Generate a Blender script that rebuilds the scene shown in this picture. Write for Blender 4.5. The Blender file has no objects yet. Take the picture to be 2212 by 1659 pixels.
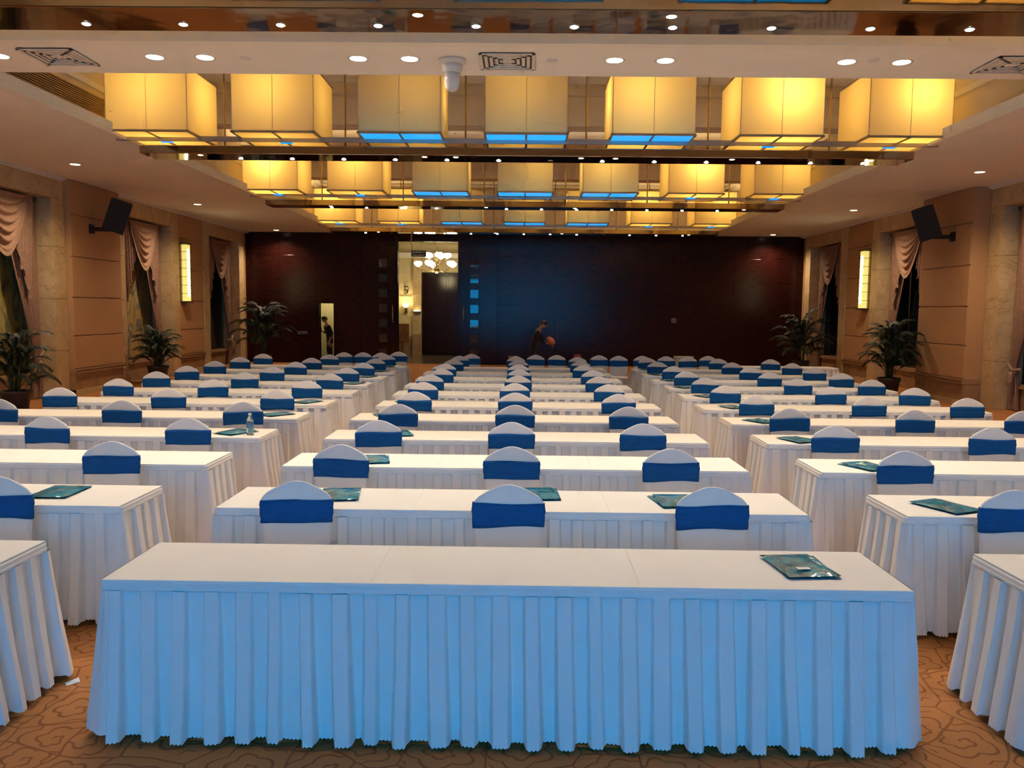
import bpy, bmesh, math, random
from mathutils import Vector, Matrix
random.seed(7)
SC = bpy.context.scene
COL = SC.collection
PI = math.pi

# ------------------------------------------------------------------ camera
F, YAW, PITCH, ROLL, CZ = 1800.0, 0.01207, 0.08783, 0.010567, 1.9527
fw = Vector((-math.sin(YAW)*math.cos(PITCH), math.cos(YAW)*math.cos(PITCH), -math.sin(PITCH)))
r0 = Vector((math.cos(YAW), math.sin(YAW), 0)); u0 = r0.cross(fw)
rt = math.cos(ROLL)*r0 + math.sin(ROLL)*u0
up = -math.sin(ROLL)*r0 + math.cos(ROLL)*u0
cd = bpy.data.cameras.new('camera'); cam = bpy.data.objects.new('camera', cd); COL.objects.link(cam)
cd.sensor_width = 36; cd.lens = F/2212*36; cd.clip_start = .05; cd.clip_end = 200
cam.matrix_world = Matrix(((rt.x, up.x, -fw.x, 0), (rt.y, up.y, -fw.y, 0), (rt.z, up.z, -fw.z, CZ), (0, 0, 0, 1)))
SC.camera = cam

# ------------------------------------------------------------------ world, exposure
w = bpy.data.worlds.new('world'); SC.world = w; w.use_nodes = True
w.node_tree.nodes['Background'].inputs[0].default_value = (.02, .016, .014, 1)
w.node_tree.nodes['Background'].inputs[1].default_value = .5
vs = SC.view_settings
vs.view_transform = 'Standard'; vs.look = 'None'; vs.gamma = 1.0; vs.use_curve_mapping = False
vs.exposure = 0.1
SC.cycles.use_denoising = True
SC.cycles.max_bounces = 5; SC.cycles.diffuse_bounces = 3; SC.cycles.glossy_bounces = 3
SC.cycles.transmission_bounces = 4; SC.cycles.transparent_max_bounces = 4
SC.cycles.use_adaptive_sampling = True; SC.cycles.adaptive_threshold = .15; SC.cycles.adaptive_min_samples = 12
SC.cycles.sample_clamp_indirect = 4.0
SC.cycles.caustics_reflective = False; SC.cycles.caustics_refractive = False

P_BEAM, P_LED, P_SHADE, P_SOFFIT = 118.0, 28.0, 37.0, 310.0
P_SCREEN = 4.5
WARM = (1.0, .77, .52); AMBER = (1.0, .72, .34); COOL = (1.0, .90, .75)

# ------------------------------------------------------------------ helpers
def tag(o, label=None, cat=None, group=None, kind=None):
    if label: o['label'] = label
    if cat: o['category'] = cat
    if group: o['group'] = group
    if kind: o['kind'] = kind
    return o

def empty(name, loc=(0, 0, 0), rz=0.0, label=None, cat=None, group=None):
    o = bpy.data.objects.new(name, None); COL.objects.link(o)
    o.empty_display_size = .1
    o.location = loc; o.rotation_euler = (0, 0, rz)
    return tag(o, label, cat, group)

class MB:
    def __init__(s): s.v = []; s.f = []; s.m = []; s.mats = []
    def mi(s, mat):
        if mat not in s.mats: s.mats.append(mat)
        return s.mats.index(mat)
    def add(s, vs, fs, mat=None):
        b = len(s.v); s.v += [tuple(p) for p in vs]
        s.f += [tuple(b+i for i in f) for f in fs]
        k = s.mi(mat) if mat else 0
        s.m += [k]*len(fs); return s
    def box(s, a, b, mat=None):
        x0, y0, z0 = [min(a[i], b[i]) for i in range(3)]; x1, y1, z1 = [max(a[i], b[i]) for i in range(3)]
        return s.add([(x0,y0,z0),(x1,y0,z0),(x1,y1,z0),(x0,y1,z0),(x0,y0,z1),(x1,y0,z1),(x1,y1,z1),(x0,y1,z1)],
            [(0,3,2,1),(4,5,6,7),(0,1,5,4),(1,2,6,5),(2,3,7,6),(3,0,4,7)], mat)
    def bbox(s, a, b, c=.01, mat=None):
        """box with chamfered edges"""
        bm = bmesh.new(); bmesh.ops.create_cube(bm, size=1)
        lo = [min(a[i], b[i]) for i in range(3)]; hi = [max(a[i], b[i]) for i in range(3)]
        for v in bm.verts: v.co = Vector([lo[i]+(v.co[i]+.5)*(hi[i]-lo[i]) for i in range(3)])
        bmesh.ops.bevel(bm, geom=bm.edges[:]+bm.verts[:], offset=c, segments=2, profile=.5, affect='EDGES')
        bm.verts.index_update()
        s.add([v.co[:] for v in bm.verts], [[v.index for v in f.verts] for f in bm.faces], mat); bm.free(); return s
    def loft(s, rings, cap=True, mat=None):
        n = len(rings[0]); vs = [p for r in rings for p in r]; fs = []
        for j in range(len(rings)-1):
            for i in range(n): fs.append((j*n+i, j*n+(i+1) % n, (j+1)*n+(i+1) % n, (j+1)*n+i))
        if cap: fs += [tuple(range(n))[::-1], tuple((len(rings)-1)*n+i for i in range(n))]
        return s.add(vs, fs, mat)
    def lathe(s, prof, n=16, c=(0, 0, 0), mat=None, cap=True):
        return s.loft([[(c[0]+r*math.cos(2*PI*i/n), c[1]+r*math.sin(2*PI*i/n), c[2]+z) for i in range(n)] for r, z in prof], cap, mat)
    def tube(s, pts, r, n=8, mat=None):
        pts = [Vector(p) for p in pts]; rr = r if isinstance(r, (list, tuple)) else [r]*len(pts); rings = []
        for i, p in enumerate(pts):
            d = (pts[min(i+1, len(pts)-1)]-pts[max(i-1, 0)]).normalized()
            a = d.orthogonal().normalized() if abs(d.z) > .9 else d.cross(Vector((0, 0, 1))).normalized()
            b = d.cross(a).normalized()
            rings.append([tuple(p+rr[i]*(math.cos(2*PI*k/n)*a+math.sin(2*PI*k/n)*b)) for k in range(n)])
        return s.loft(rings, True, mat)
    def grid(s, fn, nu, nv, mat=None):
        vs = [fn(i/nu, j/nv) for j in range(nv+1) for i in range(nu+1)]
        fs = [(j*(nu+1)+i, j*(nu+1)+i+1, (j+1)*(nu+1)+i+1, (j+1)*(nu+1)+i) for j in range(nv) for i in range(nu)]
        return s.add(vs, fs, mat)
    def mesh(s, name, mat=None, smooth=False):
        me = bpy.data.meshes.new(name); me.from_pydata(s.v, [], s.f)
        if s.mats:
            for m in s.mats: me.materials.append(m)
            me.polygons.foreach_set('material_index', s.m)
        elif mat: me.materials.append(mat)
        if smooth: me.polygons.foreach_set('use_smooth', [True]*len(s.f))
        me.update(); return me
    def build(s, name, mat=None, parent=None, smooth=False, loc=None):
        return link(name, s.mesh(name, mat, smooth), parent, loc)

def link(name, me, parent=None, loc=None):
    o = bpy.data.objects.new(name, me); COL.objects.link(o)
    if parent: o.parent = parent
    if loc: o.location = loc
    return o

def bevel(o, wdt=.006, seg=2):
    m = o.modifiers.new('bevel', 'BEVEL'); m.width = wdt; m.segments = seg; m.limit_method = 'ANGLE'; return o

def copy_tree(o, parent=None):
    c = o.copy(); COL.objects.link(c); c.parent = parent
    for ch in o.children: copy_tree(ch, c)
    return c

def spot(name, loc, energy, color=WARM, size=2.2, blend=.6, radius=.05, parent=None, rot=(0, 0, 0)):
    l = bpy.data.lights.new(name, 'SPOT'); l.energy = energy; l.color = color; l.spot_size = size; l.spot_blend = blend
    l.shadow_soft_size = radius
    o = bpy.data.objects.new(name, l); COL.objects.link(o); o.location = loc; o.rotation_euler = rot
    if parent: o.parent = parent
    return o
def point(name, loc, energy, color=WARM, radius=.06, parent=None):
    l = bpy.data.lights.new(name, 'POINT'); l.energy = energy; l.color = color; l.shadow_soft_size = radius
    o = bpy.data.objects.new(name, l); COL.objects.link(o); o.location = loc
    if parent: o.parent = parent
    return o

# ------------------------------------------------------------------ materials
MATS = {}
def mat(name, col, rough=.6, metal=0.0, emit=None, es=0.0, var=0.0, scale=8.0, bump=0.0, bscale=60.0, spec=.5, sheen=0.0, trans=0.0, coat=0.0, stretch=None):
    if name in MATS: return MATS[name]
    m = bpy.data.materials.new(name); m.use_nodes = True; nt = m.node_tree; b = nt.nodes['Principled BSDF']
    b.inputs['Base Color'].default_value = (*col, 1); b.inputs['Roughness'].default_value = rough
    b.inputs['Metallic'].default_value = metal; b.inputs['Specular IOR Level'].default_value = spec
    b.inputs['Sheen Weight'].default_value = sheen; b.inputs['Transmission Weight'].default_value = trans
    b.inputs['Coat Weight'].default_value = coat
    if emit: b.inputs['Emission Color'].default_value = (*emit, 1); b.inputs['Emission Strength'].default_value = es
    tc = nt.nodes.new('ShaderNodeTexCoord'); src = tc.outputs['Object']
    if stretch:
        mp = nt.nodes.new('ShaderNodeMapping'); mp.inputs['Scale'].default_value = stretch
        nt.links.new(src, mp.inputs[0]); src = mp.outputs[0]
    n = nt.nodes.new('ShaderNodeTexNoise'); n.inputs['Scale'].default_value = scale; n.inputs['Detail'].default_value = 2
    nt.links.new(src, n.inputs['Vector'])
    r = nt.nodes.new('ShaderNodeValToRGB'); r.color_ramp.elements[0].position = .3; r.color_ramp.elements[1].position = .7
    v = max(var, .02)
    r.color_ramp.elements[0].color = (*[c*(1-v) for c in col], 1); r.color_ramp.elements[1].color = (*[min(1, c*(1+v)) for c in col], 1)
    nt.links.new(n.outputs['Fac'], r.inputs[0]); nt.links.new(r.outputs[0], b.inputs['Base Color'])
    if bump:
        n2 = nt.nodes.new('ShaderNodeTexNoise'); n2.inputs['Scale'].default_value = bscale; n2.inputs['Detail'].default_value = 1
        nt.links.new(src, n2.inputs['Vector'])
        bp = nt.nodes.new('ShaderNodeBump'); bp.inputs['Strength'].default_value = bump; bp.inputs['Distance'].default_value = .01
        nt.links.new(n2.outputs['Fac'], bp.inputs['Height']); nt.links.new(bp.outputs[0], b.inputs['Normal'])
    MATS[name] = m; return m

def mat_emit(name, col, s):
    if name in MATS: return MATS[name]
    m = bpy.data.materials.new(name); m.use_nodes = True; nt = m.node_tree; nt.nodes.clear()
    e = nt.nodes.new('ShaderNodeEmission'); e.inputs[0].default_value = (*col, 1); e.inputs[1].default_value = s
    o = nt.nodes.new('ShaderNodeOutputMaterial'); nt.links.new(e.outputs[0], o.inputs[0]); MATS[name] = m; return m

def mat_shade(name, emis):
    m = bpy.data.materials.new(name); m.use_nodes = True; nt = m.node_tree; nt.nodes.clear()
    tc = nt.nodes.new('ShaderNodeTexCoord')
    n = nt.nodes.new('ShaderNodeTexNoise'); n.inputs['Scale'].default_value = 90; nt.links.new(tc.outputs['Object'], n.inputs['Vector'])
    r = nt.nodes.new('ShaderNodeValToRGB'); r.color_ramp.elements[0].color = (.80, .62, .46, 1); r.color_ramp.elements[1].color = (.87, .69, .53, 1)
    nt.links.new(n.outputs['Fac'], r.inputs[0])
    d = nt.nodes.new('ShaderNodeBsdfDiffuse'); t = nt.nodes.new('ShaderNodeBsdfTranslucent')
    t.inputs[0].default_value = (.80, .61, .20, 1)
    nt.links.new(r.outputs[0], d.inputs[0])
    mx = nt.nodes.new('ShaderNodeMixShader'); mx.inputs[0].default_value = .5 if 'linen' in name else .75
    nt.links.new(d.outputs[0], mx.inputs[1]); nt.links.new(t.outputs[0], mx.inputs[2])
    o = nt.nodes.new('ShaderNodeOutputMaterial'); nt.links.new(mx.outputs[0], o.inputs[0]); return m

def mat_marble(name, c0, c1, cv):
    m = bpy.data.materials.new(name); m.use_nodes = True; nt = m.node_tree; b = nt.nodes['Principled BSDF']
    tc = nt.nodes.new('ShaderNodeTexCoord')
    n = nt.nodes.new('ShaderNodeTexNoise'); n.inputs['Scale'].default_value = 1.6; n.inputs['Detail'].default_value = 8; n.inputs['Distortion'].default_value = 1.5
    nt.links.new(tc.outputs['Object'], n.inputs['Vector'])
    r = nt.nodes.new('ShaderNodeValToRGB'); e = r.color_ramp.elements
    e[0].position = .3; e[0].color = (*c0, 1); e[1].position = .7; e[1].color = (*c1, 1)
    nt.links.new(n.outputs['Fac'], r.inputs[0])
    n2 = nt.nodes.new('ShaderNodeTexNoise'); n2.inputs['Scale'].default_value = 1.1; n2.inputs['Detail'].default_value = 3; n2.inputs['Distortion'].default_value = 2.5
    nt.links.new(tc.outputs['Object'], n2.inputs['Vector'])
    r2 = nt.nodes.new('ShaderNodeValToRGB'); e = r2.color_ramp.elements
    e[0].position = .485; e[0].color = (0, 0, 0, 1); e[1].position = .5; e[1].color = (1, 1, 1, 1)
    q = e.new(.515); q.color = (0, 0, 0, 1)
    nt.links.new(n2.outputs['Fac'], r2.inputs[0])
    mx = nt.nodes.new('ShaderNodeMixRGB'); mx.inputs[2].default_value = (*cv, 1)
    ml = nt.nodes.new('ShaderNodeMath'); ml.operation = 'MULTIPLY'; ml.inputs[1].default_value = .55
    nt.links.new(r2.outputs[0], ml.inputs[0]); nt.links.new(ml.outputs[0], mx.inputs[0])
    nt.links.new(r.outputs[0], mx.inputs[1]); nt.links.new(mx.outputs[0], b.inputs['Base Color'])
    b.inputs['Roughness'].default_value = .5; return m

def mat_carpet():
    m = bpy.data.materials.new('carpet'); m.use_nodes = True; nt = m.node_tree; b = nt.nodes['Principled BSDF']; L = nt.links.new
    def math_(op, a, bb=None, c=None):
        n = nt.nodes.new('ShaderNodeMath'); n.operation = op
        for i, x in enumerate((a, bb, c)):
            if x is None: continue
            if isinstance(x, (int, float)): n.inputs[i].default_value = x
            else: L(x, n.inputs[i])
        return n.outputs[0]
    tc = nt.nodes.new('ShaderNodeTexCoord')
    nz = nt.nodes.new('ShaderNodeTexNoise'); nz.inputs['Scale'].default_value = 3.0; nz.inputs['Detail'].default_value = 1.5
    L(tc.outputs['Object'], nz.inputs['Vector'])
    vm = nt.nodes.new('ShaderNodeVectorMath'); vm.operation = 'MULTIPLY_ADD'
    vm.inputs[1].default_value = (.12, .12, 0); L(nz.outputs['Color'], vm.inputs[0]); L(tc.outputs['Object'], vm.inputs[2])
    vo = nt.nodes.new('ShaderNodeTexVoronoi'); vo.voronoi_dimensions = '2D'; vo.inputs['Scale'].default_value = 3.1; vo.inputs['Randomness'].default_value = .75
    L(vm.outputs[0], vo.inputs['Vector'])
    df = nt.nodes.new('ShaderNodeVectorMath'); df.operation = 'SUBTRACT'
    sc = nt.nodes.new('ShaderNodeVectorMath'); sc.operation = 'SCALE'; sc.inputs['Scale'].default_value = 1.0
    L(vm.outputs[0], sc.inputs[0])
    L(sc.outputs[0], df.inputs[0]); L(vo.outputs['Position'], df.inputs[1])
    sp = nt.nodes.new('ShaderNodeSeparateXYZ'); L(df.outputs[0], sp.inputs[0])
    ang = math_('ARCTAN2', sp.outputs[1], sp.outputs[0])
    scal = math_('ABSOLUTE', math_('SINE', math_('MULTIPLY', ang, 2.5)))
    rad = math_('SUBTRACT', vo.outputs['Distance'], math_('MULTIPLY', math_('MULTIPLY', scal, vo.outputs['Distance']), .28))
    # spiral rings around each cell centre
    ph = math_('ADD', math_('MULTIPLY', rad, 5.2), math_('MULTIPLY', ang, 1/(2*PI)))
    fr = math_('ABSOLUTE', math_('SUBTRACT', math_('FRACT', ph), .5))
    line = math_('LESS_THAN', fr, .095)
    ve = nt.nodes.new('ShaderNodeTexVoronoi'); ve.voronoi_dimensions = '2D'; ve.feature = 'DISTANCE_TO_EDGE'
    ve.inputs['Scale'].default_value = 3.1; ve.inputs['Randomness'].default_value = .75; L(vm.outputs[0], ve.inputs['Vector'])
    edge = math_('LESS_THAN', ve.outputs['Distance'], .018)
    far = math_('LESS_THAN', vo.outputs['Distance'], .60)
    ln = math_('MAXIMUM', math_('MULTIPLY', line, far), edge)
    n3 = nt.nodes.new('ShaderNodeTexNoise'); n3.inputs['Scale'].default_value = 400; L(tc.outputs['Object'], n3.inputs['Vector'])
    r = nt.nodes.new('ShaderNodeValToRGB'); r.color_ramp.elements[0].color = (.45, .185, .065, 1); r.color_ramp.elements[1].color = (.55, .235, .085, 1)
    L(n3.outputs['Fac'], r.inputs[0])
    mx = nt.nodes.new('ShaderNodeMixRGB'); mx.inputs[2].default_value = (.25, .095, .04, 1)
    L(math_('MULTIPLY', ln, .8), mx.inputs[0]); L(r.outputs[0], mx.inputs[1]); L(mx.outputs[0], b.inputs['Base Color'])
    b.inputs['Roughness'].default_value = .95; b.inputs['Specular IOR Level'].default_value = .1
    bp = nt.nodes.new('ShaderNodeBump'); bp.inputs['Strength'].default_value = .3; bp.inputs['Distance'].default_value = .005
    L(n3.outputs['Fac'], bp.inputs['Height']); L(bp.outputs[0], b.inputs['Normal']); return m

def mat_mural(name, seed, cols):
    m = bpy.data.materials.new(name); m.use_nodes = True; nt = m.node_tree; b = nt.nodes['Principled BSDF']
    tc = nt.nodes.new('ShaderNodeTexCoord'); mp = nt.nodes.new('ShaderNodeMapping'); mp.inputs['Location'].default_value = (seed, seed*2, seed)
    mp.inputs['Scale'].default_value = (1, 1.2, .55); nt.links.new(tc.outputs['Object'], mp.inputs[0])
    n = nt.nodes.new('ShaderNodeTexNoise'); n.inputs['Scale'].default_value = 2.2; n.inputs['Detail'].default_value = 6; n.inputs['Distortion'].default_value = .8
    nt.links.new(mp.outputs[0], n.inputs['Vector']); r = nt.nodes.new('ShaderNodeValToRGB'); e = r.color_ramp.elements
    e[0].position = .32; e[0].color = (*cols[0], 1); e[1].position = .72; e[1].color = (*cols[-1], 1)
    for i, c in enumerate(cols[1:-1]): q = e.new(.32+.4*(i+1)/(len(cols)-1)); q.color = (*c, 1)
    nt.links.new(n.outputs['Fac'], r.inputs[0]); nt.links.new(r.outputs[0], b.inputs['Base Color']); b.inputs['Roughness'].default_value = .4; return m

CARPET = mat_carpet()
PAINT = mat('ceiling_paint', (.90, .86, .80), .85, var=.02, scale=2)
TRIMP = mat('cornice_paint', (.88, .83, .75), .7, var=.02, scale=3)
TRAYP = mat('tray_paint', (.74, .63, .50), .85, var=.03, scale=2)
WALLF = mat('wall_fabric', (.50, .275, .12), .9, var=.06, scale=30)
DADO = mat('dado_stone', (.34, .20, .10), .45, var=.18, scale=4)
RAIL = mat('dado_rail_wood', (.36, .21, .11), .4, var=.1, scale=6)
MARBLE = mat_marble('beige_marble', (.52, .36, .17), (.68, .50, .27), (.24, .12, .06))
WOOD = mat('mahogany', (.022, .0042, .0028), .22, var=.35, scale=3, stretch=(1, 1, 9), spec=.28)
WOODD = mat('dark_door_wood', (.02, .007, .006), .18, var=.3, scale=3, stretch=(9, 9, 1), spec=.25)
CLOTH = mat('white_tablecloth', (.84, .82, .78), .85, var=.015, scale=3)
SKIRT = mat('white_skirting_fabric', (.82, .81, .80), .55, var=.02, scale=5, sheen=.2)
SPAN = mat('white_spandex', (.76, .72, .70), .75, var=.02, scale=9)
LFR = mat('lamp_frame_metal', (.42, .33, .20), .4, metal=.5)
SASH = mat('blue_spandex', (.001, .076, .265), .7, spec=.2, var=.12, scale=14, bump=.12, bscale=40, stretch=(1, 1, 5))
BAGM = mat('teal_plastic', (.02, .20, .30), .12, var=.45, scale=14, bump=.5, bscale=14)
BAGL = mat('light_blue_plastic', (.12, .42, .62), .2, var=.15, scale=12)
PAPER = mat('white_paper', (.8, .8, .78), .7)
BLACK = mat('black_plastic', (.012, .011, .011), .6)
DARKM = mat('bronze_mirror', (.32, .25, .20), .05, metal=1.0, var=.04, scale=3, bump=.12, bscale=4)
CHROME = mat('brushed_chrome', (.55, .5, .43), .25, metal=1.0)
STEEL = mat('grey_channel_metal', (.40, .35, .31), .35, metal=.6)
BRASS = mat('dark_brass', (.28, .19, .08), .3, metal=1.0)
WHITEP = mat('white_plastic', (.78, .74, .68), .4)
GLASSD = mat('dark_window_glass', (.006, .007, .010), .05, spec=.6)
PANE = mat('bevelled_glass', (.03, .028, .026), .03, spec=.9)
FROST = mat_shade('frosted_pane', 0)
BLUE_GLOW = mat('painted_blue_glow', (.05, .2, .4), .15, emit=(.0, .34, 1.0), es=1.05, var=.3, scale=5, stretch=(1, 8, 1))  # blue glow put in as emission; the panes and strips are no lamps
CURT = mat('curtain_cloth', (.30, .165, .10), .7, var=.16, scale=12)
CURTT = mat('curtain_trim', (.38, .24, .15), .6, var=.2, scale=40)
LEAF = mat('palm_leaf', (.012, .024, .009), .6, var=.4, scale=6)
STEM = mat('palm_stem', (.07, .08, .02), .6, var=.3, scale=9)
POT = mat('glazed_pot', (.035, .028, .024), .3, var=.2, scale=6)
SOIL = mat('soil', (.03, .02, .013), 1, bump=.6, bscale=50)
CREAM = mat('cream_wall', (.72, .60, .36), .8, var=.03, scale=3)
SHADES = [mat_shade('linen_shade', 0)]
L_SPOT = mat_emit('warm_lamp_lens', (1.0, .86, .66), 22)
L_SOFT = mat_emit('soft_lamp_lens', (1.0, .86, .62), 9)
L_LED = mat_emit('led_lens', (.90, .97, 1.0), 24)
L_WARMLED = mat_emit('amber_lens', (1.0, .82, .45), 6)
L_SCONCE = mat_emit('sconce_tube', (1.0, .93, .55), 16)
L_FROST = mat('sconce_frosted_glass', (.75, .62, .25), .4, emit=(1.0, .82, .22), es=.75)

# ------------------------------------------------------------------ room
W = 9.95; ZC = 4.66; YF = 30.0; YB = -6.0
TX, TY0, TY1, TZ = 6.3, 9.92, 28.0, 6.2       # ceiling tray opening
TW = 6.72                                       # tray side walls stand back behind the cornice
tag(MB().box((-W-.6, YB-.3, -.1), (W+.6, YF+.15, 0)).build('floor', CARPET), 'brown hotel carpet with dark cloud scroll pattern', kind='structure')
mb = MB(); t = .10
mb.box((-W-.6, YB, ZC), (-TX, YF+.15, ZC+t)); mb.box((TX, YB, ZC), (W+.6, YF+.15, ZC+t))
mb.box((-TX, 8.5, ZC), (TX, TY0, ZC+t)); mb.box((-TX, TY1, ZC), (TX, YF+.15, ZC+t)); mb.box((-TX, YB, ZC), (TX, -1.0, ZC+t))
CEIL = tag(mb.build('ceiling', PAINT), 'pale plaster ceiling with deep recessed trays', kind='structure')
for y0, y1 in ((TY0, TY1), (-1.0, 8.5)):
    m = MB()
    m.box((-TW-.1, y0, ZC+t), (-TW, y1, TZ)); m.box((TW, y0, ZC+t), (TW+.1, y1, TZ))
    m.box((-TW, y0-.1, ZC+t), (TW, y0, TZ)); m.box((-TW, y1, ZC+t), (TW, y1+.1, TZ))
    m.build('tray_wall', TRAYP, CEIL)
    MB().box((-TW-.1, y0-.1, TZ), (TW+.1, y1+.1, TZ+.08)).build('tray_ceiling', PAINT, CEIL)
    # stepped cornice around the opening and crown inside the tray
    for k, (wd, dz) in enumerate(((.10, .075), (.20, .05), (.30, .025))):
        m = MB()
        for sx in (-1, 1): m.box((sx*TX, y0, ZC-dz), (sx*(TX+wd), y1, ZC-dz+.025))
        m.box((-TX, y1, ZC-dz), (TX, y1+wd, ZC-dz+.025))
        m.build('cornice_step', TRIMP, CEIL)
    for z, wd in ((TZ-.12, .16), (TZ-.22, .10), (5.32, .05)):
        m = MB()
        for sx in (-1, 1): m.box((sx*TW, y0, z), (sx*(TW-wd), y1, z+.09))
        m.box((-TW, y1-wd, z), (TW, y1, z+.09))
        m.build('tray_crown', TRIMP, CEIL)
for y in (16.2, 22.6):
    MB().box((-TW, y, 5.45), (TW, y+.5, TZ)).box((-TW, y-.1, TZ-.2), (TW, y, TZ)).build('tray_cross_beam', TRAYP, CEIL)

# ---- side walls. P(s,u,v,z): s side, u along the room, v out of the wall, z up
PORT = (16.12, 22.08, 27.65); HO, HI, LZ = 1.86, 1.38, 4.2
PZ = (.58, 1.30, 2.14, 3.02, 3.92, ZC)
def sbox(m, s, u0, u1, v0, v1, z0, z1, mt=None): return m.box((s*(W-v0), u0, z0), (s*(W-v1), u1, z1), mt)
for s, side in ((-1, 'left'), (1, 'right')):
    m = MB(); prev = YB
    for c in PORT:
        sbox(m, s, prev, c-HI-.08, -.25, 0, 0, ZC); sbox(m, s, c-HI-.08, c+HI+.08, -.25, 0, LZ+.2, ZC); prev = c+HI+.08
    sbox(m, s, prev, YF, -.25, 0, 0, ZC)
    for c in PORT: sbox(m, s, c-HO, c+HO, -.75, -.55, 0, ZC)
    wall = tag(m.build('wall_'+side, WALLF), 'tan fabric panelled %s side wall with marble portals' % side, kind='structure')
    # marble portals: block by block
    for c in PORT:
        for j, (a, b) in enumerate(((c-HO, c-HI), (c+HI, c+HO))):
            z = 0.0
            for k, h in enumerate((1.0, 1.1, 1.1, 1.0)):
                o = sbox(MB(), s, a, b, -.55, .09, z+.003, z+h-.003).build('marble_block', MARBLE, wall); z += h
        for a, b in ((c-HO, c-HI), (c-HI, c), (c, c+HI), (c+HI, c+HO)):
            sbox(MB(), s, a+.002, b-.002, -.55, .09, LZ+.003, ZC-.002).build('marble_lintel', MARBLE, wall)
        sbox(MB(), s, c-HI, c+HI, -.55, -.30, 0, .46).build('sill_wall', DADO, wall)
        sbox(sbox(MB(), s, c-HI, c+HI, -.55, -.24, .46, .50), s, c-HI, c+HI, -.55, -.27, .50, .54).build('sill', RAIL, wall)
    # upholstered pillars between the portals
    for k, (a, b) in enumerate(((PORT[0]+HO, PORT[1]-HO), (PORT[1]+HO, PORT[2]-HO), (12.0, PORT[0]-HO), (8.0, 11.96), (4.0, 7.96))):
        pv = (.22 if s < 0 else .46) if k == 0 else .07
        a += .02; b -= .02
        for z0, z1 in zip(PZ[:-1], PZ[1:]):
            sbox(MB(), s, a, b, 0, pv-.025, z0, z1).build('panel_core', WALLF, wall)
            o = sbox(MB(), s, a+.004, b-.004, 0, pv, z0+.013, z1-.013).build('wall_panel', WALLF, wall); bevel(o, .008)
        sbox(MB(), s, a, b, 0, pv-.01, 0, .48).build('dado', DADO, wall)
        m = MB()
        for dv, z0, z1 in ((.035, .48, .52), (.02, .52, .55), (.045, .55, .58)): sbox(m, s, a-.01, b+.01, 0, pv+dv, z0, z1)
        m.build('dado_rail', RAIL, wall)
        sbox(MB(), s, a, b, 0, pv+.02, 0, .12).build('base_block', MARBLE, wall)
    # ceiling cove moulding along the wall
    m = MB(); sbox(m, s, 2, YF, 0, .16, ZC-.03, ZC); sbox(m, s, 2, YF, 0, .10, ZC-.06, ZC-.03)
    tag(m.build('trim_1' if s < 0 else 'trim_2', TRIMP), 'plain cove moulding where %s wall meets ceiling' % side, kind='structure')

# ---- rear wall with doors
DX0, DX1, DZ = -4.48, -2.33, 4.37
SX0, SX1, SZ = -7.30, -6.80, 2.14
m = MB()
for x0, x1, z0, z1 in ((-W, SX0, 0, ZC), (SX0, SX1, SZ, ZC), (SX1, DX0, 0, ZC), (DX0, DX1, DZ, ZC), (DX1, W, 0, ZC)):
    m.box((x0, YF, z0), (x1, YF+.15, z1))
FAR = tag(m.build('wall_back', WOOD), 'dark polished mahogany panelled back wall', kind='structure')
cols = [(-W, -8.75), (-8.75, -7.42), (-6.68, -5.80), (-.88, 1.15), (1.15, 3.2), (3.2, 5.3), (5.3, 7.5), (7.5, W)]
rows = [(.12, 1.05), (1.05, 2.16), (2.16, 3.0), (3.0, 3.86), (3.86, ZC-.02)]
for x0, x1 in cols:
    for z0, z1 in rows: bevel(MB().box((x0+.004, YF-.025, z0+.004), (x1-.004, YF, z1-.004)).build('wood_panel', WOOD, FAR), .004)
for z0, z1 in rows[2:]: bevel(MB().box((-7.41, YF-.025, max(z0, SZ+.08)+.004), (-6.69, YF, z1-.004)).build('wood_panel', WOOD, FAR), .004)
bevel(MB().box((-5.78, YF-.025, DZ+.03), (-.90, YF, ZC-.02)).build('wood_panel', WOOD, FAR), .004)
for x0, x1 in ((-W, -7.42), (-6.68, -5.80), (-.88, W)):
    MB().box((x0, YF-.035, 0), (x1, YF, .12)).build('skirting_board', WOODD, FAR)
m = MB(); m.box((DX0-.06, YF-.05, 0), (DX0, YF+.16, DZ+.06)).box((DX1, YF-.05, 0), (DX1+.06, YF+.16, DZ+.06)).box((DX0, YF-.05, DZ), (DX1, YF+.16, DZ+.06))
m.box((SX0-.07, YF-.04, 0), (SX0, YF+.16, SZ+.07)).box((SX1, YF-.04, 0), (SX1+.07, YF+.16, SZ+.07)).box((SX0, YF-.04, SZ), (SX1, YF+.16, SZ+.07))
m.build('door_frame', WOODD, FAR)
# stage end behind the viewer
m = MB(); m.box((-W-.6, YB-.2, 0), (W+.6, YB, ZC))
tag(m.build('wall_front', mat('stage_drape', (.03, .02, .02), .9)), 'dark stage wall behind the viewer', kind='structure')

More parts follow.
